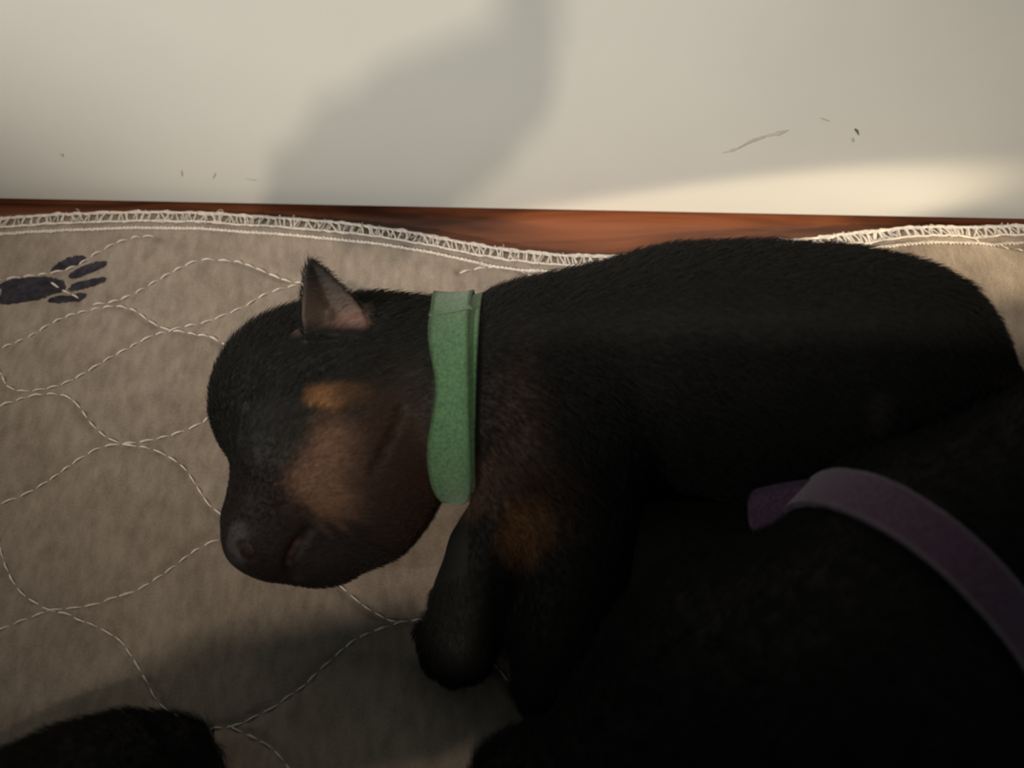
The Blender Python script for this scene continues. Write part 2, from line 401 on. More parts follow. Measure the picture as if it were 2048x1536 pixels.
# ------------------------------------------------------------------ solid bodies from distance fields
def smin(a, b, k):
    h = np.clip(.5+.5*(b-a)/k, 0, 1); return b*(1-h)+a*h-k*h*(1-h)
def smax(a, b, k): return -smin(-a, -b, k)
class Field:
    def __init__(s, lo, hi, h):
        s.lo = np.array(lo, float); s.h = h; s.n = np.ceil((np.array(hi)-s.lo)/h).astype(int)+1
        s.F = np.full(s.n, .05, dtype=np.float32)
    def sub(s, lo, hi):
        a = np.clip(np.floor((np.array(lo)-s.lo)/s.h).astype(int), 0, s.n); b = np.clip(np.ceil((np.array(hi)-s.lo)/s.h).astype(int)+1, 0, s.n)
        if np.any(b <= a): return None
        g = [s.lo[k]+s.h*np.arange(a[k], b[k]) for k in range(3)]
        return (slice(a[0], b[0]), slice(a[1], b[1]), slice(a[2], b[2])), g[0][:, None, None], g[1][None, :, None], g[2][None, None, :]
    def apply(s, lo, hi, fn, k, mode):
        m = k+.003
        r = s.sub(np.array(lo)-m, np.array(hi)+m)
        if r is None: return
        sl, X, Y, Z = r; d = fn(X, Y, Z).astype(np.float32)
        if mode == 'add': s.F[sl] = smin(s.F[sl], d, k)
        else: s.F[sl] = smax(s.F[sl], -d, k)
    def cone(s, a, b, ra, rb, k=.006, mode='add'):
        a = np.array(a, float); b = np.array(b, float); ba = b-a; l2 = ba@ba+1e-12
        def fn(X, Y, Z):
            x, y, z = X-a[0], Y-a[1], Z-a[2]
            t = np.clip((x*ba[0]+y*ba[1]+z*ba[2])/l2, 0, 1)
            return np.sqrt((x-t*ba[0])**2+(y-t*ba[1])**2+(z-t*ba[2])**2)-(ra+(rb-ra)*t)
        R = max(ra, rb); s.apply(np.minimum(a, b)-R, np.maximum(a, b)+R, fn, k, mode)
    def ell(s, c, r, axes=None, k=.006, mode='add'):
        c = np.array(c, float); r = np.array(r, float); A = np.eye(3) if axes is None else np.array(axes)
        def fn(X, Y, Z):
            x, y, z = X-c[0], Y-c[1], Z-c[2]
            q = [(A[i][0]*x+A[i][1]*y+A[i][2]*z) for i in range(3)]
            k0 = np.sqrt(sum((q[i]/r[i])**2 for i in range(3))); k1 = np.sqrt(sum((q[i]/r[i]**2)**2 for i in range(3)))+1e-9
            return k0*(k0-1)/k1
        R = r.max(); s.apply(c-R, c+R, fn, k, mode)
    def custom(s, lo, hi, fn, k, mode='add'): s.apply(lo, hi, fn, k, mode)
    def floor(s, z0, k=.003):
        z = (s.lo[2]+s.h*np.arange(s.n[2]))[None, None, :]; s.F = smax(s.F, (z0-z).astype(np.float32), k)
    def sample(s, p):
        p = np.atleast_2d(p); q = (p-s.lo)/s.h; i = np.clip(np.floor(q).astype(int), 0, s.n-2); f = np.clip(q-i, 0, 1); out = 0
        for dx in (0, 1):
            for dy in (0, 1):
                for dz in (0, 1):
                    wt = (f[:, 0] if dx else 1-f[:, 0])*(f[:, 1] if dy else 1-f[:, 1])*(f[:, 2] if dz else 1-f[:, 2])
                    out = out+wt*s.F[i[:, 0]+dx, i[:, 1]+dy, i[:, 2]+dz]
        return out
    def grad(s, p):
        e = s.h; g = np.stack([s.sample(p+np.eye(3)[k]*e)-s.sample(p-np.eye(3)[k]*e) for k in range(3)], 1)
        return g/(np.linalg.norm(g, axis=1)[:, None]+1e-9)
    def mesh(s):
        F = s.F; F[0] = F[-1] = .05; F[:, 0] = F[:, -1] = .05; F[:, :, 0] = F[:, :, -1] = .05
        ins = F < 0; n = s.n
        c = np.zeros(n-1, dtype=np.uint8)
        for dx in (0, 1):
            for dy in (0, 1):
                for dz in (0, 1): c += ins[dx:n[0]-1+dx, dy:n[1]-1+dy, dz:n[2]-1+dz]
        act = (c > 0) & (c < 8); I = np.argwhere(act); idm = np.full(n-1, -1, dtype=np.int32); idm[act] = np.arange(len(I))
        cr = np.array([(x, y, z) for x in (0, 1) for y in (0, 1) for z in (0, 1)]); val = np.stack([F[I[:, 0]+q[0], I[:, 1]+q[1], I[:, 2]+q[2]] for q in cr], 1)
        acc = np.zeros((len(I), 3)); cnt = np.zeros(len(I))
        for a in range(8):
            for b in range(a+1, 8):
                if np.abs(cr[a]-cr[b]).sum() != 1: continue
                m = (val[:, a] < 0) != (val[:, b] < 0); t = val[m, a]/(val[m, a]-val[m, b])
                acc[m] += cr[a]+(cr[b]-cr[a])*t[:, None]; cnt[m] += 1
        V = s.lo+s.h*(I+acc/cnt[:, None])
        Fs = []
        for ax in range(3):
            o = [k for k in range(3) if k != ax]
            sl0 = [slice(1, None)]*3; sl1 = [slice(1, None)]*3
            a0 = [slice(1, -1)]*3; a1 = [slice(1, -1)]*3; a0[ax] = slice(0, -1); a1[ax] = slice(1, None)
            A = ins[tuple(a0)]; B = ins[tuple(a1)]; E_ = np.argwhere(A != B)
            base = E_.copy(); 
            for k in o: base[:, k] += 1
            flip = A[tuple(E_.T)]
            q = []
            for (u, v2) in ((0, 0), (1, 0), (1, 1), (0, 1)):
                cc = base.copy(); cc[:, o[0]] -= u; cc[:, o[1]] -= v2; q.append(idm[tuple(cc.T)])
            q = np.stack(q, 1)
            if ax == 1: flip = ~flip
            q[~flip] = q[~flip][:, ::-1]
            Fs.append(q)
        return V, np.vstack(Fs)

def B(px, py, z, rpx):                      # a ball by its place in the picture, its height and its seen radius
    p = P(px, py, z); return p, rpx*MPP(p)
def chain(fld, pts, k=.008, mode='add'):
    bs = [B(*p) for p in pts]
    for (a, ra), (b, rb) in zip(bs[:-1], bs[1:]): fld.cone(a, b, ra, rb, k, mode)
    return bs
def blobs(p, items, base):                  # markings: list of (centre, radius, softness, colour)
    C = np.tile(np.array(base, float), (len(p), 1))
    nz = vnoise(p[:, 0]*420+p[:, 2]*300, p[:, 1]*420, 5)-.5
    for c, r, soft, col in items:
        c = np.array(c); r = np.array(r)
        d = np.sqrt((((p-c)/r)**2).sum(1))+nz*.35
        wgt = np.clip((1+soft-d)/(2*soft), 0, 1); wgt = wgt*wgt*(3-2*wgt)
        C = C*(1-wgt[:, None])+np.array(col)*wgt[:, None]
    return C
def fur(name, fld, V, F, n, length, comb, colour_fn, mask_fn, parent, rad=.00006, lift=.35):
    q = V[F]; ar = .5*np.linalg.norm(np.cross(q[:, 2]-q[:, 0], q[:, 3]-q[:, 1]), axis=1); cen = q.mean(1)
    vis = cen[:, 2] > .001; ar = ar*vis
    fi = _rs.choice(len(F), n, p=ar/ar.sum()); u = _rs.rand(n, 1); v = _rs.rand(n, 1); qq = q[fi]
    p = (qq[:, 0]*(1-u)+qq[:, 1]*u)*(1-v)+(qq[:, 3]*(1-u)+qq[:, 2]*u)*v
    dens, ls = mask_fn(p); keep = _rs.rand(n) < dens; p = p[keep]; ls = ls[keep]; n = len(p)
    nrm = fld.grad(p)
    w_ = np.zeros((n, 3)); 
    for c, d in comb:
        k = 1/(((p-np.array(c))**2).sum(1)+1e-5)**1.5; d = np.array(d, float); w_ += k[:, None]*(d/np.linalg.norm(d))
    w_ /= np.linalg.norm(w_, axis=1)[:, None]; t = w_-nrm*(w_*nrm).sum(1)[:, None]; t /= np.linalg.norm(t, axis=1)[:, None]+1e-6
    t = t+_rs.randn(n, 3)*.32; t -= nrm*(t*nrm).sum(1)[:, None]
    t /= np.linalg.norm(t, axis=1)[:, None]+1e-6
    L_ = (length*ls*_rs.uniform(.55, 1.15, n))[:, None]; lf = lift*_rs.uniform(.5, 1.6, n)[:, None]
    pts = np.stack([p-nrm*.0002, p+(nrm*lf*.9+t*.35)*L_*.5, p+(nrm*lf*1.2+t*.8)*L_*.85, p+(nrm*lf*1.2+t)*L_*1.1], 1)
    pts[:, :, 2] = np.maximum(pts[:, :, 2], .0003)
    hc = bpy.data.hair_curves.new(name); hc.add_curves([4]*n)
    hc.attributes['position'].data.foreach_set('vector', pts.astype(np.float32).ravel())
    ra = hc.attributes.get('radius') or hc.attributes.new('radius', 'FLOAT', 'POINT')
    ra.data.foreach_set('value', np.tile(np.array([1, .85, .6, .1])*rad, n).astype(np.float32))
    ca = hc.attributes.new('coat', 'FLOAT_COLOR', 'CURVE'); col = colour_fn(p)*_rs.uniform(.7, 1.35, (n, 1))
    ca.data.foreach_set('color', np.c_[col, np.ones(n)].astype(np.float32).ravel())
    hc.materials.append(M_fur)
    return link(name, hc, parent)
def strap(fld, centre, axis, width, t0, t1, lift, thick, ref, n=140, wfn=None, cfn=None, rmax=.06, m=9, rel=False, lfn=None):
    """a band lying on the body: rays leave 'centre' square to 'axis'; returns a closed strip mesh"""
    ax = np.array(axis, float); ax /= np.linalg.norm(ax); rf = np.array(ref, float); rf -= ax*(rf@ax); rf /= np.linalg.norm(rf); sd = np.cross(ax, rf)
    th = np.linspace(t0, t1, n); cols = []
    rr = np.linspace(.004, rmax, 160)
    G = np.zeros((n, m, 3)); N_ = np.zeros((n, m, 3))
    for i, a in enumerate(th):
        wd = width*(wfn(i/(n-1)) if wfn else 1); sh = cfn(i/(n-1)) if cfn else 0
        rad_dir = rf*math.cos(a)+sd*math.sin(a)
        for j in range(m):
            o = centre+ax*(sh+wd*(j/(m-1)-.5))
            s_ = fld.sample(o+rad_dir*rr[:, None]); k = np.argmax(s_ > 0); r = rr[k] if s_.max() > 0 else rmax
            G[i, j] = (sh+wd*(j/(m-1)-.5), r, 0)
        N_[i] = rad_dir
    R = G[:, :, 1]
    ref_ = R[:, m-3:m-2] if rel else R.mean(1, keepdims=True)
    R = np.clip(R, ref_*.94, ref_*(1.05 if rel else 1.15))
    if lfn: R = R+np.array([lfn(i/(n-1)) for i in range(n)])[:, None]
    for _ in range(6):
        R[1:-1] = (R[:-2]+2*R[1:-1]+R[2:])/4; R[:, 1:-1] = (R[:, :-2]+2*R[:, 1:-1]+R[:, 2:])/4
    top = centre+ax*G[:, :, 0:1]+N_*(R[:, :, None]+lift+thick); bot = centre+ax*G[:, :, 0:1]+N_*(R[:, :, None]+lift)
    for g in (top, bot): g[:, :, 2] = np.maximum(g[:, :, 2], .0006)
    V = np.vstack([top.reshape(-1, 3), bot.reshape(-1, 3)]); idx = np.arange(n*m).reshape(n, m); k = n*m
    F = []
    a, b, c, d = idx[:-1, :-1], idx[1:, :-1], idx[1:, 1:], idx[:-1, 1:]
    F += np.stack([a, b, c, d], -1).reshape(-1, 4).tolist(); F += (np.stack([d, c, b, a], -1).reshape(-1, 4)+k).tolist()
    for e in (idx[:, 0], idx[:, -1], idx[0], idx[-1]):
        F += np.stack([e[:-1], e[1:], e[1:]+k, e[:-1]+k], -1).tolist()
    return V, F

BLACK = (.0105, .0098, .0088); LIVER = (.0125, .0085, .0085); TAN = (.120, .066, .042); TANB = (.19, .095, .042); PINK = (.26, .12, .11)

def near_puppy_field():
    H = .0009
    f = Field((-.03, -.20, -.002), (.26, .05, .11), H)
    chain(f, [(1640, 1440, .042, 362), (1500, 1430, .036, 315), (1340, 1535, .030, 215), (1160, 1610, .026, 150)], .010)   # skull to muzzle
    c, r = B(1048, 1575, .020, 108); f.ell(c, (r, r, r), k=.008)
    chain(f, [(1700, 1400, .042, 330), (1850, 1165, .046, 262), (2060, 1090, .046, 270), (2200, 1080, .046, 310), (2420, 1090, .044, 320), (2650, 1200, .040, 260)], .008)
    for x in (2250, 2500):
        chain(f, [(x, 1200, .03, 150), (x+30, 1480, .020, 100), (x-20, 1620, .014, 90)], .008)
    c, r = B(1950, 1560, .055, 90); f.ell(c, (r, r*.8, r*.4), k=.006)    # folded ear
    f.floor(.0008, .004)
    return f
PF = near_puppy_field()

# ---- the puppy with the green collar ------------------------------------------------
def green_puppy():
    H = .00068
    f = Field((-.118, -.125, -.002), (.215, .125, .092), H)
    # torso, spine towards the panel
    torso = [(905, 778, .030, 166), (1000, 800, .032, 192), (1100, 785, .034, 212), (1240, 765, .035, 220), (1370, 745, .036, 236), (1520, 746, .036, 243),
             (1670, 757, .036, 243), (1765, 768, .036, 228), (1895, 872, .032, 175)]
    chain(f, torso, .006)
    # shoulder and ribs
    c, r = B(1120, 860, .044, 150); f.ell(c, (r*.8, r*1.1, r*.75), k=.012)
    # thigh and folded hind leg
    chain(f, [(1860, 880, .036, 130), (1780, 950, .026, 85), (1850, 1010, .016, 55), (1790, 1040, .010, 42)], .010)
    chain(f, [(2020, 900, .030, 80), (2110, 980, .018, 45), (2160, 1040, .010, 28)], .006)   # tail
    # head
    for q in [(600, 802, .028, 172), (690, 790, .030, 172), (775, 772, .029, 166)]:
        c, r = B(*q); f.ell(c, (r, r, r*.98), k=.010)
    c, r = B(700, 905, .031, 150); f.ell(c, (r, r, r), k=.012)            # cheek
    c, r = B(738, 980, .026, 112); f.ell(c, (r, r, r*1.05), k=.012)       # jaw hinge
    c, r = B(845, 866, .027, 100); f.ell(c, (r, r, r), k=.007)            # throat
    chain(f, [(590, 960, .031, 118), (535, 1045, .026, 76)], .010)        # muzzle bridge
    c, r = B(560, 1040, .026, 100); f.ell(c, (r*.95, r, r), k=.008)       # lips
    c, r = B(556, 1085, .023, 70); f.ell(c, (r, r, r*1.1), k=.006)
    chain(f, [(510, 1068, .024, 52), (494, 1090, .023, 36)], .005)        # nose
    chain(f, [(722, 1028, .022, 106), (662, 1080, .020, 86)], .007)       # lower jaw
    c, r = B(628, 1108, .0205, 55); f.ell(c, (r, r*.9, r), k=.005)
    # closed eye: bulge with a lid slit
    c, r = B(548, 862, .046, 58); f.ell(c, (r*.85, r, r*.62), k=.007)
    # crease in front of the eye
    def groove(pts, rad, k=.0012):
        g = []
        for (x, y) in pts:
            # find the surface seen at this pixel
            d = ray(x, y); d = d/np.linalg.norm(d); ts = np.linspace(.14, .32, 500); s_ = f.sample(CAM+d*ts[:, None]); i = np.argmax(s_ < 0); g.append(CAM+d*ts[i])
        for a, b in zip(g[:-1], g[1:]): f.cone(a, b, rad, rad, k, 'sub')
        return g
    eyebrow = groove([(505, 795), (492, 822), (484, 855), (480, 885), (492, 905)], .0011, .0025)
    groove([(598, 744), (625, 728), (652, 716), (676, 706)], .0006)
    groove([(612, 756), (640, 742), (668, 728)], .0005)
    groove([(800, 820), (785, 865), (765, 905), (742, 945)], .0004, .0018)
    mouth = groove([(615, 1062), (600, 1084), (588, 1104), (580, 1124), (584, 1142), (592, 1156)], .0008, .0022)
    nostril = groove([(489, 1101), (491, 1105)], .0025, .0008)
    groove([(470, 1118), (480, 1132)], .0006)
    c, r = B(668, 698, .043, 62); f.ell(c, (r*1.3, r*.8, r*.75), k=.005)
    c, r = B(735, 665, .040, 50); f.ell(c, (r, r*.8, r*.8), k=.006)
    # ear: a cupped flap standing up
    def ear():
        base_l = P(604, 652, .056); base_r = P(722, 655, .053); tip = P(622, 514, .057)
        o = (base_l+base_r)/2; U = base_r-base_l; wdt = np.linalg.norm(U); U /= wdt
        T = tip-o; nrm = np.cross(U, T); nrm /= np.linalg.norm(nrm)
        if np.dot(nrm, CAM-o) < 0: nrm = -nrm
        Vv = np.cross(nrm, U); Vv = Vv if Vv@T > 0 else -Vv
        def uv(p): d = p-o; return np.array([d@U, d@Vv])
        pl = [(606, 675), (601, 635), (602, 590), (607, 548), (614, 524), (622, 515), (634, 524), (662, 548), (690, 578), (714, 604), (729, 628), (734, 650), (722, 675)]
        def onpl(x, y):
            d = ray(x, y); t = np.dot(o-CAM, nrm)/np.dot(d, nrm); return uv(CAM+d*t)
        poly = spline(np.array([onpl(*q) for q in pl]+[onpl(*pl[0])]), .0015)[:-1]; hh = np.linalg.norm(uv(tip))
        mid_u = (poly[:, 0].min()+poly[:, 0].max())/2
        def fn(X, Y, Z):
            x, y, z = X-o[0], Y-o[1], Z-o[2]
            a = U[0]*x+U[1]*y+U[2]*z; b = Vv[0]*x+Vv[1]*y+Vv[2]*z; c = nrm[0]*x+nrm[1]*y+nrm[2]*z
            d2 = np.full(a.shape, 1.0); ins = np.zeros(a.shape, bool); n = len(poly)
            for i in range(n):
                p, q = poly[i], poly[(i+1) % n]; e = q-p
                t = np.clip(((a-p[0])*e[0]+(b-p[1])*e[1])/(e@e+1e-12), 0, 1)
                d2 = np.minimum(d2, (a-p[0]-t*e[0])**2+(b-p[1]-t*e[1])**2)
                cond = ((p[1] > b) != (q[1] > b)) & (a < (q[0]-p[0])*(b-p[1])/(q[1]-p[1]+1e-12)+p[0]); ins ^= cond
            d = np.sqrt(d2); d = np.where(ins, -d, d)
            bowl = -.0030*np.clip(1+d/.006, 0, 1)*0 - .0032*np.clip(-d/.006, 0, 1)
            h = np.abs(c-bowl)-.0010
            e0 = np.maximum(d+.0010, 0); e1 = np.maximum(h, 0)
            return np.minimum(np.maximum(d+.0010, h), 0)+np.sqrt(e0**2+e1**2)-.0007
        R = .018; f.custom(o-.5*T*0-R, o+T+R, fn, .0022)
        # ear-canal folds
        for x, y, r in ((657, 622, 9), (655, 641, 9), (682, 652, 11), (700, 640, 9)):
            d = ray(x, y); t = np.dot(o-CAM, nrm)/np.dot(d, nrm); c = CAM+d*t-nrm*.0016; f.ell(c, [r*MPP(c)]*3, k=.0015)
        return o, U, Vv, nrm, hh
    eo, eU, eV, eN, eh = ear()
    GN = Field(f.lo, f.lo+f.h*(f.n-1), H); GN.F = f.F.copy(); GN.n = f.n
    # forelegs
    leg1 = chain(f, [(1070, 900, .040, 100), (1045, 1010, .032, 86), (988, 1110, .024, 88), (953, 1190, .018, 80), (920, 1280, .0140, 76)], .004)
    for x, y, r in ((861, 1288, 25), (873, 1325, 27), (908, 1345, 27), (948, 1335, 26)):
        c, rr = B(x, y, .0075, r); f.ell(c, (rr, rr, rr*1.1), k=.003)
    c, rr = B(842, 1262, .012, 14); f.ell(c, (rr, rr, rr), k=.003)
    chain(f, [(1180, 880, .042, 110), (1165, 1040, .032, 92), (1152, 1160, .024, 86), (1128, 1270, .018, 88), (1112, 1355, .014, 80)], .007)
    for x, y, r in ((1050, 1375, 26), (1070, 1412, 27), (1108, 1432, 28), (1150, 1425, 27)):
        c, rr = B(x, y, .0075, r); f.ell(c, (rr, rr, rr*1.1), k=.003)
    f.floor(.0008, .004)
    # soft bellies give way where the two puppies press together
    g0 = [f.lo[k]+f.h*np.arange(f.n[k]) for k in range(3)]
    hi_ = PF.lo+PF.h*(PF.n-1); i0 = [int(np.searchsorted(g0[k], PF.lo[k])) for k in range(3)]; i1 = [int(np.searchsorted(g0[k], hi_[k])) for k in range(3)]
    for ix in range(i0[0], i1[0]):
        yy, zz = np.meshgrid(g0[1][i0[1]:i1[1]], g0[2][i0[2]:i1[2]], indexing='ij'); pp = np.stack([np.full(yy.size, g0[0][ix]), yy.ravel(), zz.ravel()], 1)
        sl = (ix, slice(i0[1], i1[1]), slice(i0[2], i1[2])); f.F[sl] = smax(f.F[sl], (.0016-PF.sample(pp)).reshape(yy.shape).astype(np.float32), .002)
    V, F = f.mesh()
    root = empty('puppy', P(1250, 900, 0)); tag(root, 'sleeping black and tan puppy wearing a green collar, upright ear', 'puppy')
    m = MPP
    def S(x, y, z=None):
        d = ray(x, y); d = d/np.linalg.norm(d); ts = np.linspace(.14, .34, 900); s_ = f.sample(CAM+d*ts[:, None]); i = int(np.argmax(s_ < 0)); return CAM+d*ts[i]
    k = MPP(P(700, 900, .04))
    eyec = S(655, 795); ck = S(665, 930); ck2 = S(780, 905)
    marks = [
        (S(700, 690)-[0, 0, .01], (170*k, 90*k, .04), .5, BLACK),
        (S(520, 1010), (90*k, 85*k, .04), .5, LIVER), (S(560, 1080), (115*k, 90*k, .04), .45, LIVER), (S(680, 1070), (90*k, 90*k, .04), .6, (.016, .012, .012)),
        (ck, (88*k, 82*k, .03), .42, TAN), (ck2, (70*k, 110*k, .03), .75, (.035, .020, .014)),
        (S(800, 960), (80*k, 90*k, .03), .6, (.026, .014, .011)),
        (eyec, (44*k, 24*k, .02), .45, TANB), (S(700, 790), (34*k, 22*k, .02), .8, (.06, .034, .018)),
        (S(548, 860), (66*k, 70*k, .02), .4, (.022, .021, .020)),
        (S(1035, 870), (50*k, 120*k, .03), .8, (.030, .016, .012)), (S(980, 975), (70*k, 40*k, .03), .7, (.07, .04, .028)),
        (leg1[1][0]+[.004, -.006, .01], (80*k, 70*k, .03), .7, (.030, .016, .010)),
        (S(1045, 1070), (42*k, 48*k, .02), .7, (.15, .070, .028)),
        (S(1938, 862), (60*k, 45*k, .02), .7, (.09, .055, .035)), (S(1755, 830), (20*k, 26*k, .02), 1.0, (.030, .027, .025)),
        (S(476, 1085), (26*k, 30*k, .02), .3, (.045, .040, .040)),
        (nostril[0]-[0, 0, .001], (13*k, 13*k, .006), .25, (.012, .003, .003)),
    ]
    def colour(p):
        C = blobs(p, marks, BLACK)
        # lips
        for a in spline(np.array(mouth[1:5]), .0006):
            d = np.sqrt(((p-a)**2).sum(1)); wgt = np.clip(1-(d-.0007)/.0008, 0, 1)[:, None]; C = C*(1-wgt)+np.array(PINK)*.8*wgt
        # inner ear skin
        r = p-eo; uu, vv, nn = r@eU, r@eV, r@eN
        facing = (nn < .004) & (nn > -.0048) & (vv > -.003) & (uu > -.0098) & (uu < .0092)
        inn = np.clip((vv+.0015)/.003, 0, 1)*np.clip((eh*.74-vv)/.010, 0, 1)*facing
        n_ = f.grad(p)@eN; inn = inn*np.clip((n_-.15)/.25, 0, 1)
        C = C*(1-inn[:, None])+np.array((.066, .046, .037))*inn[:, None]
        low = inn*np.clip((.006-vv)/.004, 0, 1)*np.clip((uu+.001)/.003, 0, 1)
        C = C*(1-.7*low[:, None])+np.array((.17, .095, .080))*.7*low[:, None]
        return C
    body = mesh_obj('body', V, F, M_coat, root, True, colour(V))
    body['label'] = 'short black coat with tan eyebrow spot, cheek and forelegs'
    # collar
    cc = P(912, 782, .030); axis = np.array([1, -.03, 0.0])
    nx = axis/np.linalg.norm(axis)
    ref = np.array([0, 0, 1.0]); wd = 82*MPP(cc)
    # ends: the band circles the neck; the free end rounds off low on the near side
    sgn = -1 if np.cross(nx, ref)[1] > 0 else 1      # positive angle runs towards the viewer
    def cfn(u): return (10-14*np.sin(u*math.pi)) * MPP(cc)*0 + 0
    v1, f1 = strap(GN, cc+nx*.0034, nx, wd*.62, -math.pi*.99, math.pi*.99, .0004, .0009, ref, 200, rel=True)
    collar = mesh_obj('collar', v1, f1, M_green, root, True); collar['label'] = 'green hook and loop strap collar'
    nip = lambda u: .26*math.exp(-((u-.68)/.10)**2)+.08*math.exp(-((u-.45)/.15)**2)
    def wfn(u):
        e = (1-u)*1.0; x = np.clip(1-(1-u)/.15, 0, 1); return max(.05, math.sqrt(max(0, 1-x*x)))*(1-nip(u))
    a0, a1 = (-1.9, 1.58)
    if sgn < 0: a0, a1 = -a0, -a1
    v2, f2 = strap(GN, cc-nx*.0004, nx, wd, a0, a1, .0015, .0011, ref, 200, wfn, lambda u: (-.0008+.0026*np.clip((u-.5)*2, 0, 1)+wd*.5*nip(u)), rel=True, lfn=lambda u: .0012*np.clip((u-.72)/.28, 0, 1)**1.5)
    tail = mesh_obj('strap_end', v2, f2, M_green, collar, True); tail['label'] = 'rounded overlapping strap end'
    v3, f3 = strap(GN, cc-nx*.0004-nx*.0, nx, wd*1.0, a0*.158-.02, a0*.158+.02, .0024, .0006, ref, 4, rel=True)
    seam = mesh_obj('seam', v3, f3, M_green, collar, True)
    comb = [(P(480, 1060, .03), (0, .1, .9)+nx*0+np.array([0.2, 1, 0])), (P(560, 900, .04), (.3, 1, .2)), (P(560, 720, .04), (.9, .5, 0)), (P(750, 720, .04), (1, .1, 0)), (P(700, 950, .04), (1, .4, 0)),
            (P(1000, 700, .04), (1, 0, 0)), (P(1300, 700, .04), (1, -.1, 0)), (P(1650, 700, .04), (1, -.3, 0)), (P(1900, 800, .04), (.6, -1, 0)),
            (P(980, 1150, .02), (-.3, -1, 0)), (P(1140, 1200, .02), (-.1, -1, 0)), (P(1100, 900, .04), (.3, -1, 0))]
    nose_c = P(490, 1095, .024)
    def mask(p):
        a = (p-cc-nx*.0006)@nx; near = np.abs((p-cc)[:, 1]) < .05
        dens = np.where((np.abs(a) < wd*.47) & near, 0.0, 1.0)
        dn = np.linalg.norm(p-nose_c, axis=1); ln = np.clip((dn-.004)/.028, .12, 1)
        dens *= np.where(dn < .006, 0, 1)
        for g in mouth: 
            dm = np.linalg.norm(p-g, axis=1); dens *= np.where(dm < .0022, 0, 1)
        r = p-eo; vv = r@eV; nn = r@eN; n_ = f.grad(p)@eN
        uu = r@eU; inner = (nn > -.0048) & (nn < .004) & (vv > -.002) & (n_ > .2) & (np.abs(uu) < .0105); dens = np.where(inner, dens*.10, dens); ln = np.where((vv > .002) & (np.abs(nn) < .005) & (np.abs(uu) < .0105), ln*.55, ln)
        dleg = np.clip((p[:, 1]+.02)/.02, .5, 1); ln = ln*dleg
        return dens, ln
    fu = fur('fur', f, V, F, 230000, .0034, comb, lambda p: colour(p)*1.05, mask, body)
    return root, f
green, GF = green_puppy()

# ---- the puppy with the purple collar, close to the viewer -------------------------
def purple_puppy():
    f = PF
    V, F = f.mesh()
    root = empty('puppy', P(1700, 1450, 0)); tag(root, 'black puppy in a purple collar lying closest, in front of the green-collared one', 'puppy')
    marks = []
    col = lambda p: blobs(p, marks, (.0070, .0066, .0066))
    body = mesh_obj('body', V, F, M_coat, root, True, col(V))
    cc = P(1812, 1240, .042); ax = P(2100, 1000, .04)-P(1760, 1330, .04); ax[2] = 0; ax /= np.linalg.norm(ax)
    v1, f1 = strap(f, cc, ax, .0105, -math.pi*.99, math.pi*.99, .0006, .0014, (0, 0, 1.), 220, rmax=.07)
    collar = mesh_obj('collar', v1, f1, M_purple, root, True); collar['label'] = 'purple fleece strap collar'
    # free strap end lying out to the left
    pts = spline(np.array([(*P(1790, 1030, .052),), (*P(1700, 1022, .052),), (*P(1630, 1022, .050),), (*P(1560, 1032, .047),), (*P(1500, 1046, .043),)]), .0008)
    n = len(pts); Vt = []; m = 7
    for i, p in enumerate(pts):
        u = i/(n-1); x = np.clip(1-(1-u)/.13, 0, 1); wv = .0072*max(.08, math.sqrt(max(0, 1-x*x)))
        t = pts[min(i+1, n-1)]-pts[max(i-1, 0)]; t /= np.linalg.norm(t)
        s = np.cross(t, [-.15, -.35, 1]); s /= np.linalg.norm(s); nn = np.cross(s, t)
        for side in (0, 1):
            for j in range(m): Vt.append(p+s*wv*(2*j/(m-1)-1)+nn*(.0007 if side else -.0007))
    idx = np.arange(n*2*m).reshape(n, 2, m); Ft = []
    for i in range(n-1):
        for j in range(m-1):
            Ft.append((idx[i, 1, j], idx[i+1, 1, j], idx[i+1, 1, j+1], idx[i, 1, j+1])); Ft.append((idx[i, 0, j+1], idx[i+1, 0, j+1], idx[i+1, 0, j], idx[i, 0, j]))
        for j in (0, m-1): Ft.append((idx[i, 0, j], idx[i+1, 0, j], idx[i+1, 1, j], idx[i, 1, j]))
    for i in (0, n-1):
        for j in range(m-1): Ft.append((idx[i, 0, j], idx[i, 0, j+1], idx[i, 1, j+1], idx[i, 1, j]))
    te = mesh_obj('strap_end', Vt, [tuple(int(a) for a in q) for q in Ft], M_purple, collar, True); te['label'] = 'rounded free end of the strap'
    comb = [(P(1200, 1560, .04), (1, .3, 0)), (P(1640, 1300, .06), (1, .6, 0)), (P(2100, 1050, .05), (1, .6, 0)), (P(2500, 1050, .05), (1, 0, 0))]
    def mask(p):
        a = (p-cc)@ax; return np.where((np.abs(a) < .0056), 0., 1.), np.ones(len(p))
    fur('fur', f, V, F, 110000, .0034, comb, col, mask, body, .00006)
    return root
purple = purple_puppy()

